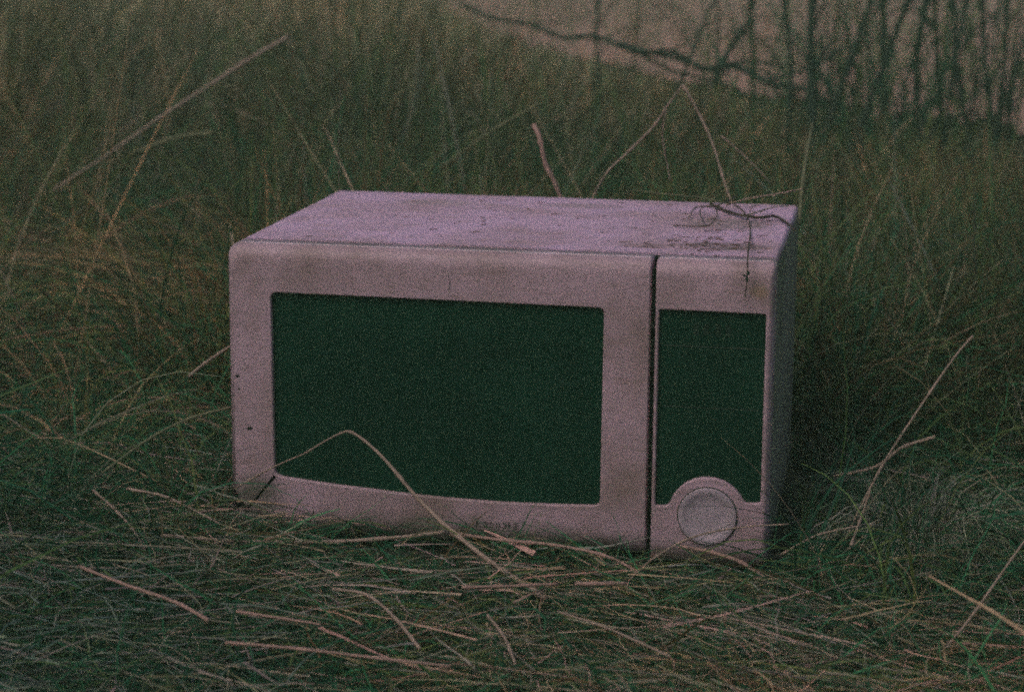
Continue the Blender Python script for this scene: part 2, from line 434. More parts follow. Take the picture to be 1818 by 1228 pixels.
# ------------------------------------------------------------------ stems built one by one
def catmull(P, per=6):
    P = [np.array(p, float) for p in P]
    if len(P) < 3: return [P[0] * (1 - t) + P[1] * t for t in np.linspace(0, 1, per + 1)]
    Q = [2 * P[0] - P[1]] + P + [2 * P[-1] - P[-2]]; out = []
    for i in range(1, len(Q) - 2):
        for k in range(per):
            t = k / per
            out.append(.5 * ((2 * Q[i]) + (-Q[i - 1] + Q[i + 1]) * t + (2 * Q[i - 1] - 5 * Q[i] + 4 * Q[i + 1] - Q[i + 2]) * t * t + (-Q[i - 1] + 3 * Q[i] - 3 * Q[i + 1] + Q[i + 2]) * t ** 3))
    out.append(P[-1]); return out
def tube(bm, pts, r0, r1, seg=7, nodes=0, jit=.0):
    n = len(pts); rings = []; prev = np.array([.3, .2, 1.0])
    for i, p in enumerate(pts):
        t = pts[min(i + 1, n - 1)] - pts[max(i - 1, 0)]; t = t / (np.linalg.norm(t) + 1e-9)
        a = np.cross(t, prev)
        if np.linalg.norm(a) < 1e-3: a = np.cross(t, [1, 0, 0])
        a /= np.linalg.norm(a); b_ = np.cross(t, a); prev = b_ if abs(b_ @ t) < .9 else prev
        prev = np.array([.3, .2, 1.0])
        u = i / (n - 1); r = r0 + (r1 - r0) * u
        if nodes and i % max(2, n // nodes) == 1: r *= 1.35
        r *= 1 + jit * rng.normal()
        rings.append([bm.verts.new(p + r * (a * math.cos(6.2832 * k / seg) + b_ * math.sin(6.2832 * k / seg))) for k in range(seg)])
    for A, B in zip(rings, rings[1:]):
        for k in range(seg): bm.faces.new((A[k], A[(k + 1) % seg], B[(k + 1) % seg], B[k]))
    bm.faces.new(rings[0][::-1]); bm.faces.new(rings[-1])
def stem(name, label, cat, P, r0, r1, mat, group=None, nodes=3, branches=()):
    bm = bmesh.new(); tube(bm, catmull(P), r0, r1, nodes=nodes, jit=.05)
    for (bp, b0, b1) in branches: tube(bm, catmull(bp), b0, b1, seg=5)
    o = bm_obj(name, bm, mat, None, True)
    return tag(o, label, cat, group)
MM = .001
def gl(x, y, z=.035): return pz(x, y, float(z))
G1 = 'dry straws lying around the microwave'
stem('grass_stalk', 'tall pale stalk bent sharply over in front of the dark door window', 'stalk',
     [px(392, 878, -.055), px(455, 845, -.05), px(540, 805, -.05), px(598, 772, -.055), px(628, 769, -.06), px(680, 812, -.07), px(738, 880, -.085), px(800, 940, -.11), px(880, 1003, -.15), px(970, 1062, -.19)][2:],
     .7 * MM, 2.4 * MM, M_straw, G1, 4, branches=[([px(540, 805, -.05), px(485, 829, -.035), px(418, 866, -.02)], .7 * MM, .9 * MM)])
stem('grass_stalk', 'arched pinkish straw crossing below the round dial', 'stalk',
     [px(1205, 970, -.03), px(1255, 978, -.04), px(1310, 995, -.055), px(1356, 1024, -.07)], 1.5 * MM, 1.9 * MM, M_pink, G1)
stem('grass_stalk', 'olive straw rising from the litter to the foot of the dial', 'stalk',
     [px(1130, 1012, -.07), px(1185, 975, -.05), px(1240, 950, -.035), px(1320, 935, -.03), px(1400, 930, -.03)], 1.2 * MM, .6 * MM, M_straw, G1)
stem('grass_stalk', 'long pale straw running level along the lower door rail', 'stalk',
     [px(285, 950, -0.120), px(420, 960, -0.100), px(560, 962, -0.090), px(690, 955, -0.085), px(790, 944, -0.085)], 1.5 * MM, 1.8 * MM, M_straw, G1)
stem('grass_stalk', 'pinkish straw sloping right below the worn lettering', 'stalk',
     [px(800, 946, -0.090), px(890, 958, -0.095), px(990, 968, -0.100), px(1080, 988, -0.110), px(1145, 1022, -0.130)], 1.7 * MM, 1.1 * MM, M_pink, G1)
stem('grass_stalk', 'short thick pink straw lying level below the door slot', 'stalk',
     [gl(1020, 1036), gl(1060, 1036), gl(1112, 1035)], 1.66 * MM, 1.51 * MM, M_pink, G1)
stem('grass_stalk', 'pale straw lying level, crossed by the end of the bent stalk', 'stalk',
     [gl(820, 1042), gl(900, 1040), gl(990, 1036)], 1.08 * MM, 1.30 * MM, M_pink, G1)
stem('grass_stalk', 'thick pinkish stalk slanting down right in the lower left litter', 'stalk',
     [gl(140, 1005), gl(230, 1040), gl(310, 1068), gl(370, 1100)], 1.30 * MM, 1.58 * MM, M_pink, G1)
stem('grass_stalk', 'long straight pinkish straw in the middle of the bottom litter', 'stalk',
     [gl(400, 1140), gl(520, 1150), gl(650, 1165), gl(800, 1182)], 1.22 * MM, 1.01 * MM, M_pink, G1)
stem('grass_stalk', 'short pink straw lying just above the long straight pinkish one', 'stalk',
     [gl(420, 1085), gl(520, 1100), gl(570, 1108)], 1.08 * MM, 0.86 * MM, M_pink, G1)
stem('grass_stalk', 'curved straw hooking down toward the bottom left of centre', 'stalk',
     [gl(590, 1045), gl(650, 1055), gl(700, 1095), gl(745, 1150)], 1.15 * MM, 1.37 * MM, M_straw, G1)
stem('grass_stalk', 'crooked pale twig pointing down right of the bottom centre', 'stalk',
     [gl(865, 1090), gl(895, 1130), gl(915, 1178)], 1.15 * MM, 0.94 * MM, M_straw, G1)
stem('grass_stalk', 'thin pale straw from the bottom centre toward the lower right', 'stalk',
     [gl(990, 1085), gl(1080, 1115), gl(1190, 1165)], 0.86 * MM, .9 * MM, M_straw, G1)
stem('grass_stalk', 'pale curved straw left of the cracked door corner', 'stalk',
     [px(225, 867, -.05), px(290, 880, -.055), px(340, 903, -.06), px(392, 930, -.07)], 1.2 * MM, 1.0 * MM, M_straw, G1)
stem('grass_stalk', 'olive straw curving down at far left below the pale curved one', 'stalk',
     [px(165, 870, -.06), px(205, 905, -.08), px(240, 945, -.1), px(262, 985, -.12)], 1.2 * MM, .9 * MM, M_straw, G1)
G2 = 'thin stalks leaning beside the microwave'
stem('leaning_stalk', 'pale stalk leaning against the left side at mid height', 'stalk',
     [px(335, 668, .03), px(370, 640, .03), px(412, 612, .03)], 1.5 * MM, 1.1 * MM, M_straw, G2)
stem('leaning_stalk', 'fine olive stalk rising to the left side just below mid height', 'stalk',
     [px(180, 840, -.05), px(260, 782, -.03), px(330, 745, -.01), px(412, 722, .02)], .9 * MM, 1.3 * MM, M_olive, G2)
stem('leaning_stalk', 'long thin stalk rising steeply right of the microwave to a bent tip', 'stalk',
     [px(1500, 960, .05), px(1525, 905, .06), px(1570, 820, .08), px(1625, 735, .10), px(1690, 640, .12), px(1728, 595, .13)], 1.2 * MM, 1.0 * MM, M_straw, G2)
stem('leaning_stalk', 'short stalk at far right below, standing over the tan patch', 'stalk',
     [px(1508, 975, -.02), px(1530, 915, 0), px(1545, 870, .0)], 1.2 * MM, .9 * MM, M_straw, G2)
stem('leaning_stalk', 'pale twig lying level over the tan patch right of the microwave', 'stalk',
     [px(1480, 845, .1), px(1555, 828, .1), px(1600, 795, .1), px(1660, 775, .1)], 1.3 * MM, 1.6 * MM, M_straw, G2)
stem('leaning_stalk', 'olive stalk arching low from the right side of the microwave', 'stalk',
     [px(1385, 985, 0), px(1450, 950, 0), px(1530, 932, 0)], 1.0 * MM, .8 * MM, M_straw, G2)
stem('leaning_stalk', 'straight stem at the lower right corner slanting up right', 'stalk',
     [px(1660, 1170, -.22), px(1720, 1100, -.2), px(1790, 1000, -.18), px(1830, 945, -.17)], 1.2 * MM, .8 * MM, M_straw, G2)
G3 = 'dry stalks standing behind the microwave'
stem('standing_stalk', 'thick crooked pinkish stalk standing behind the top of the microwave', 'stalk',
     [px(1003, 372, .42), px(985, 325, .42), px(968, 290, .42), px(958, 245, .42), px(948, 222, .43)], 2.3 * MM, 2.9 * MM, M_pink, G3)
stem('standing_stalk', 'forked olive stalk behind the top, its fork reaching the tallest bend', 'stalk',
     [px(1042, 372, .45), px(1075, 310, .45), px(1115, 270, .45), px(1160, 225, .45), px(1182, 192, .45)], 1.1 * MM, 1.4 * MM, M_straw, G3, 4,
     branches=[([px(1182, 192, .45), px(1176, 240, .455), px(1184, 290, .46), px(1190, 322, .46)], 1.2 * MM, .7 * MM),
               ([px(1182, 192, .45), px(1196, 172, .45), px(1212, 150, .45)], 1.2 * MM, .8 * MM)])
stem('standing_stalk', 'thin curved stalk behind the tangle of vine on the top', 'stalk',
     [px(1212, 150, .45), px(1240, 200, .45), px(1265, 255, .44), px(1285, 320, .42), px(1300, 362, .40)], 1.5 * MM, 1.0 * MM, M_straw, G3)
stem('standing_stalk', 'fine stalk slanting down right behind the rear right corner', 'stalk',
     [px(1280, 240, .5), px(1330, 285, .5), px(1368, 325, .5)], .8 * MM, .7 * MM, M_straw, G3)
stem('standing_stalk', 'long pale blurred stalk slanting up right at upper left', 'stalk',
     [px(90, 340, 1.1), px(190, 275, 1.12), px(290, 205, 1.15), px(390, 140, 1.2), px(455, 98, 1.22), px(512, 66, 1.25)], 1.8 * MM, 3.4 * MM, M_straw, G3)
stem('standing_stalk', 'shorter blurred stalk below the long one at upper left', 'stalk',
     [px(230, 275, 1.1), px(310, 245, 1.1), px(380, 236, 1.1)], 2.4 * MM, 3.2 * MM, M_olive, G3)
stem('standing_stalk', 'blurred stalk slanting up right above the middle of the microwave', 'stalk',
     [px(780, 300, .9), px(870, 235, .9), px(955, 186, .9)], 1.5 * MM, 2.2 * MM, M_olive, G3)
stem('standing_stalk', 'upright olive stem rising behind the rear right corner', 'stalk',
     [px(1418, 400, .42), px(1428, 300, .45), px(1442, 220, .5)], 2.0 * MM, 1.6 * MM, M_olive, G3)
# vine tangle on the top of the cover
Zc = H
v = thing('dry_vine', 'brown tangled dry vine looping over the rear right of the oven top', 'vine', tuple(pz(1330, 372, Zc)))
def vobj(name, P, r0, r1, mat, label=None):
    bm = bmesh.new(); tube(bm, [p - np.array(v.location) for p in catmull(P)], r0, r1, seg=6, jit=.1)
    o = bm_obj(name, bm, mat, v, True)
    if label: o['label'] = label
    return o
def pt(x, y, dz=.003): return pz(x, y, Zc + dz)
vobj('woody_stem', [pt(1262, 362), pt(1300, 378), pt(1345, 386, .006), pt(1376, 384, .004), pt(1400, 398, .003), pt(1411, 408, .002)], 1.6 * MM, 1.1 * MM, M_brown)
vobj('tendril', [pt(1305, 350, .01), pt(1270, 366, .012), pt(1236, 368, .006), pt(1222, 388, .003)], .9 * MM, .5 * MM, M_brown)
vobj('tendril', [pt(1195, 400, .002), pt(1235, 402, .003), pt(1262, 398, .008), pt(1273, 378, .012), pt(1262, 364, .010), pt(1243, 374, .006), pt(1250, 396, .004)], .6 * MM, .5 * MM, M_brown)
vobj('tendril', [pt(1318, 384, .004), pt(1352, 374, .008), pt(1375, 368, .004), pt(1400, 366, .003)], .8 * MM, .5 * MM, M_olive)
vobj('tendril', [pt(1300, 360, .01), pt(1316, 372, .010), pt(1328, 388, .004), pt(1332, 415, .003), px(1328, 455, .008) + np.array([0, 0, .004]), px(1327, 480, -.006), px(1326, 500, -.006), px(1322, 534, -.005)], .8 * MM, .5 * MM, M_brown, 'thin brown tendril hanging over the front edge')
vobj('tendril', [pt(1290, 364, .006), pt(1330, 352, .02), pt(1375, 345, .03), pt(1425, 335, .05)], .8 * MM, .5 * MM, M_straw)
vobj('tendril', [pt(1293, 362, .006), pt(1240, 350, .01), pt(1180, 344, .012), pt(1130, 338, .014)], .6 * MM, .4 * MM, M_olive)
bm = bmesh.new()
L0 = px(1326, 490, -.0085) - np.array(v.location)
for k in range(3):
    a = 1.1 + k * 1.9; d = np.array([math.cos(a) * .7, -.1, math.sin(a)]) * .0055; s = np.array([-math.sin(a), 0, math.cos(a) * .6]) * .0018
    q = [bm.verts.new(L0), bm.verts.new(L0 + d * .5 + s), bm.verts.new(L0 + d), bm.verts.new(L0 + d * .5 - s)]; bm.faces.new(q)
bm_obj('leaf', bm, M_dark, v)

# ------------------------------------------------------------------ grass, litter, reeds
def blades(name, P, head, elev, length, width, curl, wob, colr, nseg=5, mat=M_blade, mask_box=True, wmin=.15, roll=None):
    n = len(P); pts = np.zeros((n, nseg + 1, 3)); pts[:, 0] = P
    h = head.copy(); e = elev.copy(); st = length / nseg
    for k in range(nseg):
        d = np.stack([np.cos(e) * np.cos(h), np.cos(e) * np.sin(h), np.sin(e)], -1)
        pts[:, k + 1] = pts[:, k] + d * st[:, None]
        e = e - curl / nseg; h = h + wob * rng.normal(size=n)
    gzz = ground_z(pts[:, :, 0], pts[:, :, 1]) + .001
    pts[:, 1:, 2] = np.maximum(pts[:, 1:, 2], gzz[:, 1:] + rng.uniform(0, .012, (n, 1)))
    keep = np.ones(n, bool)
    if mask_box:
        # sample between nodes so no blade pierces the oven
        for t in (0, .33, .66):
            q = pts[:, :-1] * (1 - t) + pts[:, 1:] * t
            ins = (q[..., 0] > -.004) & (q[..., 0] < WID + .004) & (q[..., 1] > -.004) & (q[..., 1] < DEP + .004) & (q[..., 2] < H + .004)
            keep &= ~ins.any(1)
        q = pts[:, -1]; keep &= ~((q[:, 0] > -.004) & (q[:, 0] < WID + .004) & (q[:, 1] > -.004) & (q[:, 1] < DEP + .004) & (q[:, 2] < H + .004))
    # nothing right up against the lens
    keep &= (np.linalg.norm(pts - CAM, axis=2).min(1) > 1.1)
    pts = pts[keep]; h0 = head[keep]; width = width[keep]; colr = colr[keep]; n = len(pts)
    t = np.gradient(pts, axis=1); t /= np.linalg.norm(t, axis=2, keepdims=True) + 1e-9
    r = np.stack([-np.sin(h0), np.cos(h0), np.zeros(n)], -1)
    upv = np.cross(t, r[:, None, :])
    a = rng.uniform(-1.2, 1.2, n)[:, None, None]
    side = r[:, None, :] * np.cos(a) + upv * np.sin(a)
    prof = np.linspace(1, wmin, nseg + 1) ** .8
    off = side * (width[:, None] * prof[None] / 2)[..., None]
    V = np.empty((n, nseg + 1, 2, 3)); V[:, :, 0] = pts - off; V[:, :, 1] = pts + off
    base = (np.arange(n) * (nseg + 1) * 2)[:, None]; k = np.arange(nseg)[None] * 2
    Fq = np.stack([base + k, base + k + 1, base + k + 3, base + k + 2], -1).reshape(-1, 4)
    V = V.reshape(-1, 3)
    me = bpy.data.meshes.new(name)
    me.vertices.add(len(V)); me.vertices.foreach_set('co', V.ravel())
    me.loops.add(Fq.size); me.loops.foreach_set('vertex_index', Fq.ravel().astype(np.int32))
    me.polygons.add(len(Fq)); me.polygons.foreach_set('loop_start', np.arange(0, Fq.size, 4, dtype=np.int32))
    at = me.attributes.new('tint', 'FLOAT_COLOR', 'POINT')
    cc = np.ones((n, (nseg + 1) * 2, 4)); cc[..., :3] = colr[:, None, :]
    at.data.foreach_set('color', cc.ravel())
    me.update(calc_edges=True); me.validate()
    return fin(name, me, mat)
def in_view(n, x_at, y0, y1, marg=1.12):
    """points on the ground in the camera's fan, y uniform in log-distance"""
    dist = np.exp(rng.uniform(np.log(y0 - CAM[1]), np.log(y1 - CAM[1]), n)); y = CAM[1] + dist
    c0 = math.tan(yw); u = rng.uniform(-1, 1, n) * .5 / F * marg
    x = CAM[0] + dist * (c0 + u * 1.05)
    return x, y, u / (.5 / F)
def pal(n, cols, w, jit=.18):
    cols = np.array(cols); i = rng.choice(len(cols), n, p=np.array(w) / sum(w))
    c = cols[i] * (1 + jit * np.clip(rng.normal(size=(n, 1)), -2, 1.5)) * (1 + .06 * rng.normal(size=(n, 3)))
    return np.clip(c, .01, .8)
def fld(x, y, s, ph=0):      # smooth patchiness field
    return (np.sin(x * s + ph) * np.cos(y * s * .8 + 2 * ph) + .6 * np.sin(x * s * 2.3 + y * s * 1.7 + ph * 3) + .4 * np.cos(x * s * 4.1 - y * s * 3.3)) / 2
GREY = (.28, .30, .25)
GREEN, DGREEN, OLIVE, TAN, PINK, BROWN = (.038, .20, .088), (.016, .11, .052), (.12, .18, .06), (.37, .31, .20), (.54, .38, .32), (.15, .115, .055)
def room(x, y):
    """how tall grass may stand at (x, y): low along the bare earth at the right, tall at the left"""
    dist = (x - CAM[0]) * FWD[0] + (y - CAM[1]) * FWD[1]; dist = dist / math.hypot(FWD[0], FWD[1])
    u = ((x - CAM[0]) * RT[0] + (y - CAM[1]) * RT[1]) / dist * F * 1818 + 909
    yb = np.interp(u, [-400, 600, 880, 1150, 1400, 1600, 1818, 2300], [-260, -100, 50, 120, 165, 195, 215, 250])
    slope = math.tan(pitch_a) - (614 - yb) / (F * 1818)
    return np.clip(CAM[2] - slope * dist * 1.02, .02, 2)
HOLES = [(*pz(300, 640)[:2], .13, .20), (*pz(235, 560)[:2], .08, .14), (*pz(770, 1000)[:2], .05, .035), (*pz(640, 990)[:2], .035, .02), (*pz(1270, 1030)[:2], .05, .03), (*pz(1460, 470)[:2], .10, .25), (*pz(1700, 640)[:2], .05, .09), (*pz(80, 720)[:2], .06, .08), (*pz(430, 330)[:2], .14, .3), (*pz(1010, 1130)[:2], .03, .02)]
def hole_at(x, y):
    m_ = np.zeros(len(x), bool)
    for (hx, hy, rx, ry) in HOLES: m_ |= ((x - hx) / rx) ** 2 + ((y - hy) / ry) ** 2 < 1
    return m_
def patchy(c, x, y):
    t = np.clip(fld(x, y, 3.2, 2.2) * .9 + fld(x, y, 11, .7) * .5, -1, 1)[:, None]
    dry = np.array([[1.9, 1.25, 1.05]]); wet = np.array([[.45, .72, .72]])
    return np.clip(c * np.where(t > 0, 1 + (dry - 1) * t, 1 + (wet - 1) * -t), .008, .8)
def lay(name, n, y0, y1, L, Wd, el, cols, w, curl, wob, label, cat, z0=0, cond=None, head=None, tuft=0, nseg=5, marg=1.32, limit=True):
    n = int(n * 1.14)
    x, y, u = in_view(n, 0, y0, y1, marg); out = None
    if tuft:                     # gather the blades into separate tufts with gaps between
        k = max(8, n // tuft); cx, cy, cu = in_view(k, 0, y0, y1, marg)
        i = rng.choice(k, n, p=(lambda w_: w_ / w_.sum())(rng.uniform(.2, 1, k) ** 1.5)); sc = np.clip((cy[i] - CAM[1]) * .014, .012, .1)
        loose = rng.random(n) < .25
        ox = rng.normal(0, 1, n) * sc; oy = rng.normal(0, 1, n) * sc
        x = np.where(loose, x, cx[i] + ox); y = np.where(loose, y, cy[i] + oy); u = np.where(loose, u, cu[i])
        out = np.where(loose, rng.uniform(0, 6.283, n), np.arctan2(oy, ox) + rng.normal(0, .5, n))
    if cond is not None:
        k = cond(x, y, u); x, y, u = x[k], y[k], u[k]; out = out[k] if tuft else None
    k = ~((hole_at(x, y)) & (rng.random(len(x)) < .9)); x, y, u = x[k], y[k], u[k]; out = out[k] if tuft else None
    n = len(x)
    P = np.stack([x, y, ground_z(x, y) + z0 * rng.uniform(0, 1, n)], -1)
    hd = (out if tuft else rng.uniform(0, 6.283, n)) if head is None else head(n, x, y)
    o = blades(name, P, hd, np.abs(rng.normal(el[0], el[1], n)), np.minimum(rng.uniform(*L, n) * rng.uniform(.6, 1, n), room(x, y) * rng.uniform(.7, 1.25, n) if limit else 9), rng.uniform(*Wd, n) * np.clip(np.exp(rng.normal(-.1, .4, n)), .4, 1.6), rng.uniform(*curl, n), wob, patchy(pal(n, cols, w), x, y), nseg)
    return tag(o, label, cat, kind='stuff')

outside = lambda x, y, u: ~((x > -.01) & (x < .49) & (y > -.01) & (y < .374)) & ~((x > .36) & (x < .50) & (y > -.07) & (y < 0) & (rng.random(len(x)) < .9)) & ~((y > -.05) & (y < 0) & (x > .08) & (x < .5) & (rng.random(len(x)) < .5))
# 1 low matted dark green grass round the oven
lay('grass', 60000, -.72, 1.3, (.03, .10), (.0010, .0026), (.25, .25), [DGREEN, GREEN, OLIVE, BROWN], [5, 3, 1.5, 1.2], (-.2, 1.4), .25,
    'low matted dark green grass covering the ground around the oven', 'grass', .01, outside)
# 2 fine dead litter lying flat in front
hollow = lambda x, y: (y > -.075 - .03 * np.sin(9 * x)) & (y < 0) & (x > .06) & (x < .50)
lay('dry_litter', 19000, -.72, .6, (.02, .15), (.0005, .0015), (.04, .10), [TAN, OLIVE, PINK, GREY], [3, 2, 2, 5], (-.1, .4), .16,
    'fine dead straw litter lying flat over the grass', 'litter', .03,
    lambda x, y, u: outside(x, y, u) & (fld(x, y, 9) > -.6) & ~(hollow(x, y) & (rng.random(len(x)) < .85)),
    head=lambda n, x, y: rng.normal(0, 1.0, n) + math.pi * rng.integers(0, 2, n) - .1 + .7 * fld(x, y, 7, .3))
# 3 coarser pinkish straw
lay('dry_straw', 900, -.72, .05, (.04, .20), (.0014, .0032), (.03, .03), [PINK, TAN, OLIVE], [5, 2, 1], (-.05, .1), .07,
    'coarse pinkish straw scattered over the litter in front', 'straw', .028,
    lambda x, y, u: (y < -.09) & (fld(x, y, 9, 1) > -.4),
    head=lambda n, x, y: rng.normal(-.2, .8, n) + math.pi * rng.integers(0, 2, n))
# 4 grass beside the oven: medium height
side = lambda x, y, u: ((x < -.02) | (x > .50)) & (fld(x, y, 6, 2) > -.7)
lay('side_grass', 9000, -.10, .8, (.08, .26), (.0010, .0024), (.8, .35), [DGREEN, GREEN, OLIVE, TAN], [5, 4, 3, 1.4], (.6, 2.4), .2,
    'medium dark green grass arching on both sides of the oven', 'grass', 0, side, nseg=6, tuft=70)
# 5 tall grass behind
lay('tall_grass', 26000, .42, 2.2, (.14, .38), (.0014, .0032), (1.15, .3), [DGREEN, GREEN, OLIVE, BROWN, TAN], [3.5, 1.2, 4, 4.5, 1.2], (.2, 2.0), .15,
    'tall tangled dark grass standing behind the oven', 'grass', 0, lambda x, y, u: (fld(x, y, 4, 3) > -.8) & ~((u < -.55) & (y > .55) & (y < 1.45) & (rng.random(len(x)) < .93)), nseg=6, tuft=90)
lay('dead_stems', 1500, .42, 3.2, (.22, .55), (.0014, .0034), (.9, .42), [OLIVE, TAN, GREY, BROWN], [4, 3, 2, 2], (-.2, .9), .03,
    'sparse straight dead stems rising through the tall grass behind', 'stems', 0, None, nseg=7)
lay('dead_stems', 260, .0, .8, (.12, .34), (.0010, .0020), (.7, .35), [OLIVE, TAN, GREY], [4, 3, 2], (.1, 1.3), .04,
    'thin dead stems arching through the grass beside the oven', 'stems', 0, lambda x, y, u: (x < -.03) | (x > .52), nseg=7)
# 6 laid tan tussock on the left
lay('fallen_grass', 9000, .50, 1.15, (.12, .36), (.0014, .0030), (.30, .2), [(.36, .29, .17), TAN, OLIVE], [4, 2, 4], (.3, 1.0), .1,
    'tan dead grass fallen flat in a patch left of the oven', 'grass', .10,
    lambda x, y, u: (u < -.52) & (fld(x, y, 5, 1.5) > -.3), head=lambda n, x, y: rng.normal(.1, .5, n) + math.pi * rng.integers(0, 2, n))
# the meadow goes on at both sides of the view
lay('outer_grass', 30000, -.45, 7, (.08, .34), (.003, .007), (1.0, .35), [DGREEN, GREEN, OLIVE, BROWN, TAN], [3, 3, 3, 1.5, 1], (.2, 1.8), .15,
    'ordinary meadow grass continuing beyond both sides of the view', 'grass', 0, lambda x, y, u: abs(u) > 1.3, nseg=4, marg=3.2)
# 7 meadow further back (taller at left, low at right)
lay('meadow_grass', 30000, 2.0, 9.5, (.18, .50), (.003, .007), (1.25, .25), [DGREEN, OLIVE, BROWN, TAN], [1, 3.5, 4, 4.5], (.1, 1.4), .12,
    'blurred olive meadow grass receding behind', 'grass', 0,
    lambda x, y, u: room(x, y) > .021, nseg=5, tuft=70)
lay('far_grass', 20000, 3.4, 10, (.25, .60), (.005, .009), (1.25, .25), [TAN, BROWN, (.26, .26, .12), (.70, .54, .34)], [4, 1, 2.5, 5], (.1, 1.2), .1,
    'pale tan grass far behind, blurred and fading upward', 'grass', 0, lambda x, y, u: room(x, y) > .021, nseg=4)
lay('edge_grass', 6000, 2.4, 9.5, (.03, .16), (.003, .006), (1.1, .35), [DGREEN, OLIVE, BROWN, TAN], [1.5, 3, 3, 5], (.1, 1.6), .2,
    'ragged low grass overgrowing the edge of the bare earth', 'grass', 0, lambda x, y, u: (room(x, y) < .16) & (room(x, y) > .0199) & (fld(x, y, 6, .5) > -.9) & (u > -.2) , nseg=4)
lay('sparse_grass', 9000, 3.6, 12, (.06, .34), (.003, .006), (1.35, .25), [BROWN, OLIVE, TAN], [3, 3, 3], (.0, 1.2), .08,
    'sparse brown grass growing on the bare earth', 'grass', .0, lambda x, y, u: (room(x, y) < .022) & (fld(x, y, 3, 2.2) > -.5) & (rng.random(len(x)) < np.clip(1.0 - .7 * (u + .2), .15, 1)), nseg=4, limit=False)
lay('reed_thicket', 420, 2.2, 4.6, (.45, .95), (.004, .009), (1.40, .16), [(.02, .055, .03), (.03, .07, .035), (.07, .08, .04)], [4, 3, 1.5], (-.2, .6), .03,
    'sparse thicket of thin dark stems in front of the bare earth', 'reeds', 0, lambda x, y, u: (rng.random(len(x)) < np.clip(.12 + 1.1 * (u - .35), .08, .8)) & (u > -.3), nseg=6, limit=False)

# ------------------------------------------------------------------ blurred reeds and branch at upper right
G4 = 'tall dark reed stems before the pale earth'
REEDS = [  # (x_bottom, y_bottom, x_top, y_top, Y, radius mm, label)
    (1388, 330, 1386, -60, 2.3, 3.2, 'straight dark reed, first upright one left of the crossing branches'),
    (1450, 330, 1443, -60, 2.2, 5.2, 'thickest dark reed, upright just left of the crossing branches'),
    (1466, 230, 1568, -60, 2.4, 4.2, 'dark reed leaning right out of the foot of the thickest reed'),
    (1480, 330, 1590, 60, 2.4, 4.5, 'dark reed leaning right, lowest of the two crossing branches'),
    (1560, 330, 1566, -60, 2.8, 5.0, 'broad blurred reed in the middle of the pale earth'),
    (1638, 300, 1655, -60, 2.5, 4.4, 'upright reed right of the middle, slightly leaning right'),
    (1690, 330, 1660, -60, 2.9, 3.0, 'thin faint reed beside the upright one right of the middle'),
    (1735, 330, 1690, -60, 2.5, 3.6, 'reed leaning left near the right edge'),
    (1672, 300, 1728, -60, 2.7, 3.2, 'reed leaning right near the right edge, crossing its neighbour'),
    (1776, 330, 1738, -60, 2.5, 3.6, 'second reed from the right edge, leaning left'),
    (1752, 330, 1790, -60, 2.6, 3.0, 'reed leaning right between the two rightmost ones'),
    (1790, 300, 1832, 20, 2.6, 3.4, 'rightmost reed, leaning out of the picture'),
    (1215, 130, 1255, 30, 3.0, 2.6, 'short faint twig-like reed above the diagonal branch'),
    (1283, 110, 1338, -20, 2.9, 4.0, 'dark reed leaning right above the diagonal branch'),
    (1062, 150, 1066, -40, 3.0, 3.0, 'faint upright reed above the middle of the oven'),
]
for (x0, y0, x1, y1, Y, r, lab) in REEDS:
    a = px(x0, y0, Y); b_ = px(x1, y1, Y + .05); d = b_ - a
    gz0 = float(ground_z(a[0], a[1]))
    if abs(d[2]) > .02 and a[2] > gz0:
        base = a - d * min((a[2] - gz0 + .01) / max(d[2], .05), 1.2)
    else: base = a
    mid = (a + b_) / 2 + np.array([rng.normal(0, .012), 0, 0])
    top = b_ + d * .35
    leafs = []
    for k in range(3):
        t = rng.uniform(.1, .8); p = a * (1 - t) + b_ * t; s = rng.choice([-1, 1])
        leafs.append(([p, p + np.array([s * .03, 0, .05]), p + np.array([s * .09, 0, .07]), p + np.array([s * .15, 0, .02])], .0022, .0008))
    stem('reed', lab, 'reed', [base, a, mid, b_, top], r * 1.7 * MM, r * 1.1 * MM, M_dark, G4, 5, branches=leafs)
stem('fallen_branch', 'dark blurred branch hanging diagonally across the top, left of the reeds', 'branch',
     [px(820, 8, 2.6), px(880, 34, 2.6), px(935, 42, 2.6), px(1000, 66, 2.58), px(1060, 66, 2.55), px(1130, 92, 2.5), px(1190, 92, 2.5), px(1250, 122, 2.5), px(1310, 120, 2.5), px(1370, 148, 2.45), px(1450, 160, 2.4)], 3.5 * MM, 6.5 * MM, M_dark, None, 6,
     branches=[([px(935, 42, 2.6), px(1000, 40, 2.6), px(1060, 18, 2.6)], 2 * MM, 1 * MM), ([px(1190, 92, 2.5), px(1225, 70, 2.5), px(1290, 20, 2.5)], 2.5 * MM, 1 * MM), ([px(1130, 92, 2.5), px(1200, 128, 2.5), px(1290, 150, 2.5), px(1360, 190, 2.5)], 4 * MM, 2 * MM), ([px(1250, 122, 2.5), px(1330, 110, 2.5), px(1400, 118, 2.5)], 4 * MM, 2.5 * MM), ([px(1100, 78, 2.55), px(1180, 100, 2.5), px(1290, 133, 2.5)], 5 * MM, 3 * MM), ([px(1370, 140, 2.45), px(1440, 120, 2.4), px(1500, 85, 2.4)], 4 * MM, 3 * MM)])
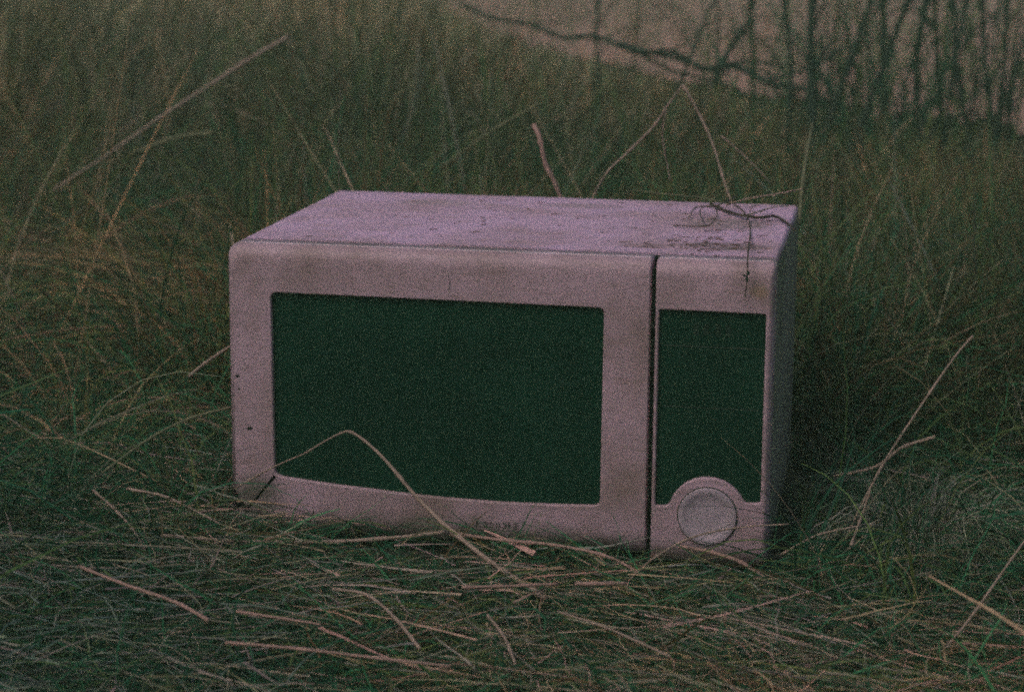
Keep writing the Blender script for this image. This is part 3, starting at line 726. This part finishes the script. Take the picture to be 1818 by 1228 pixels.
# leafy reed clumps filling between
def clump(label, xpix, Y, n, h, spread, cols, w):
    b0 = px(xpix, 250, Y); x = b0[0] + rng.normal(0, spread, n); y = Y + rng.normal(0, spread, n)
    P = np.stack([x, y, ground_z(x, y)], -1)
    o = blades('reed_clump', P, rng.uniform(0, 6.283, n), np.clip(rng.normal(1.35, .15, n), .7, 1.57), rng.uniform(h * .5, h, n), rng.uniform(.004, .009, n), rng.uniform(0, .9, n), .06, pal(n, cols, w), 6)
    tag(o, label, 'reeds', 'leafy reed clumps at the edge of the bare earth')
clump('dense leafy reed clump just right of the thickest reed', 1520, 2.6, 90, .62, .09, [DGREEN, GREEN, OLIVE], [4, 2, 2])
clump('thin leafy reed clump near the right edge', 1750, 2.9, 45, .60, .16, [DGREEN, OLIVE], [3, 3])
clump('loose pale reed clump right of the middle', 1640, 3.2, 40, .55, .15, [OLIVE, TAN], [3, 1])
clump('faint reed clump left of the first upright reed', 1300, 3.4, 30, .50, .07, [OLIVE, TAN], [3, 1])

# pale rounded tussock right of the oven
c0 = pz(1640, 985, 0.0); n = 1300
a = rng.uniform(0, 6.283, n); rr = .045 * np.sqrt(rng.random(n))
P = np.stack([c0[0] + rr * np.cos(a), c0[1] + .06 + rr * np.sin(a), ground_z(c0[0] + rr * np.cos(a), c0[1] + rr * np.sin(a))], -1)
o = blades('grass_tussock', P, a + rng.normal(0, .4, n), np.clip(rng.normal(1.15, .25, n), .3, 1.55), rng.uniform(.08, .17, n), rng.uniform(.0008, .002, n), rng.uniform(2.0, 4.4, n), .3,
           pal(n, [(.38, .38, .30), (.27, .29, .21), (.14, .21, .12)], [3, 3, 2]), 6)
tag(o, 'pale rounded tussock of curled dead grass at lower right of the oven', 'tussock')
# crumbs of dead leaf on the oven top
bm = bmesh.new()
for k in range(200):
    if k < 90: x = rng.normal(.41, .035); y = abs(rng.normal(.085, .03)) + .01
    elif k < 150: x = rng.normal(.43, .03); y = rng.normal(.24, .05)
    else: x = rng.uniform(.02, .46); y = rng.uniform(.05, .35)
    if not (.01 < x < .47 and .005 < y < .355): continue
    l = rng.uniform(.0015, .009); a = rng.normal(0, .35); w_ = rng.uniform(.0002, .0005)
    z = (H if y < .034 else H + .0005) + w_ * .6 - (.004 if y < .012 else 0)
    if y < .02: continue
    p0 = np.array([x, y, z]); p1 = p0 + np.array([l * math.cos(a), l * math.sin(a), rng.uniform(0, .0006)])
    tube(bm, [p0, (p0 + p1) / 2, p1], w_, w_ * .6, seg=4)
tag(bm_obj('leaf_crumbs', bm, M_crumb), 'brown crumbs and bits of dead leaf scattered on the oven top', 'litter', kind='stuff')

# ------------------------------------------------------------------ added thin haze, veils the dark tones with green
bm = bmesh.new(); box(bm, -45, 45, -25, 75, -1.2, 3.0)
m = bpy.data.materials.new('added_haze'); m.use_nodes = True; nt = m.node_tree
nt.nodes.remove(nt.nodes['Principled BSDF'])
pv = nt.nodes.new('ShaderNodeVolumePrincipled'); pv.inputs['Color'].default_value = (.66, 1.0, .62, 1)
pv.inputs['Density'].default_value = .042; pv.inputs['Anisotropy'].default_value = 0
nt.links.new(pv.outputs[0], nt.nodes['Material Output'].inputs['Volume'])
hz = bm_obj('added_haze', bm, m); tag(hz, 'thin even green haze, added to lift the dark tones', 'added_haze', kind='stuff')
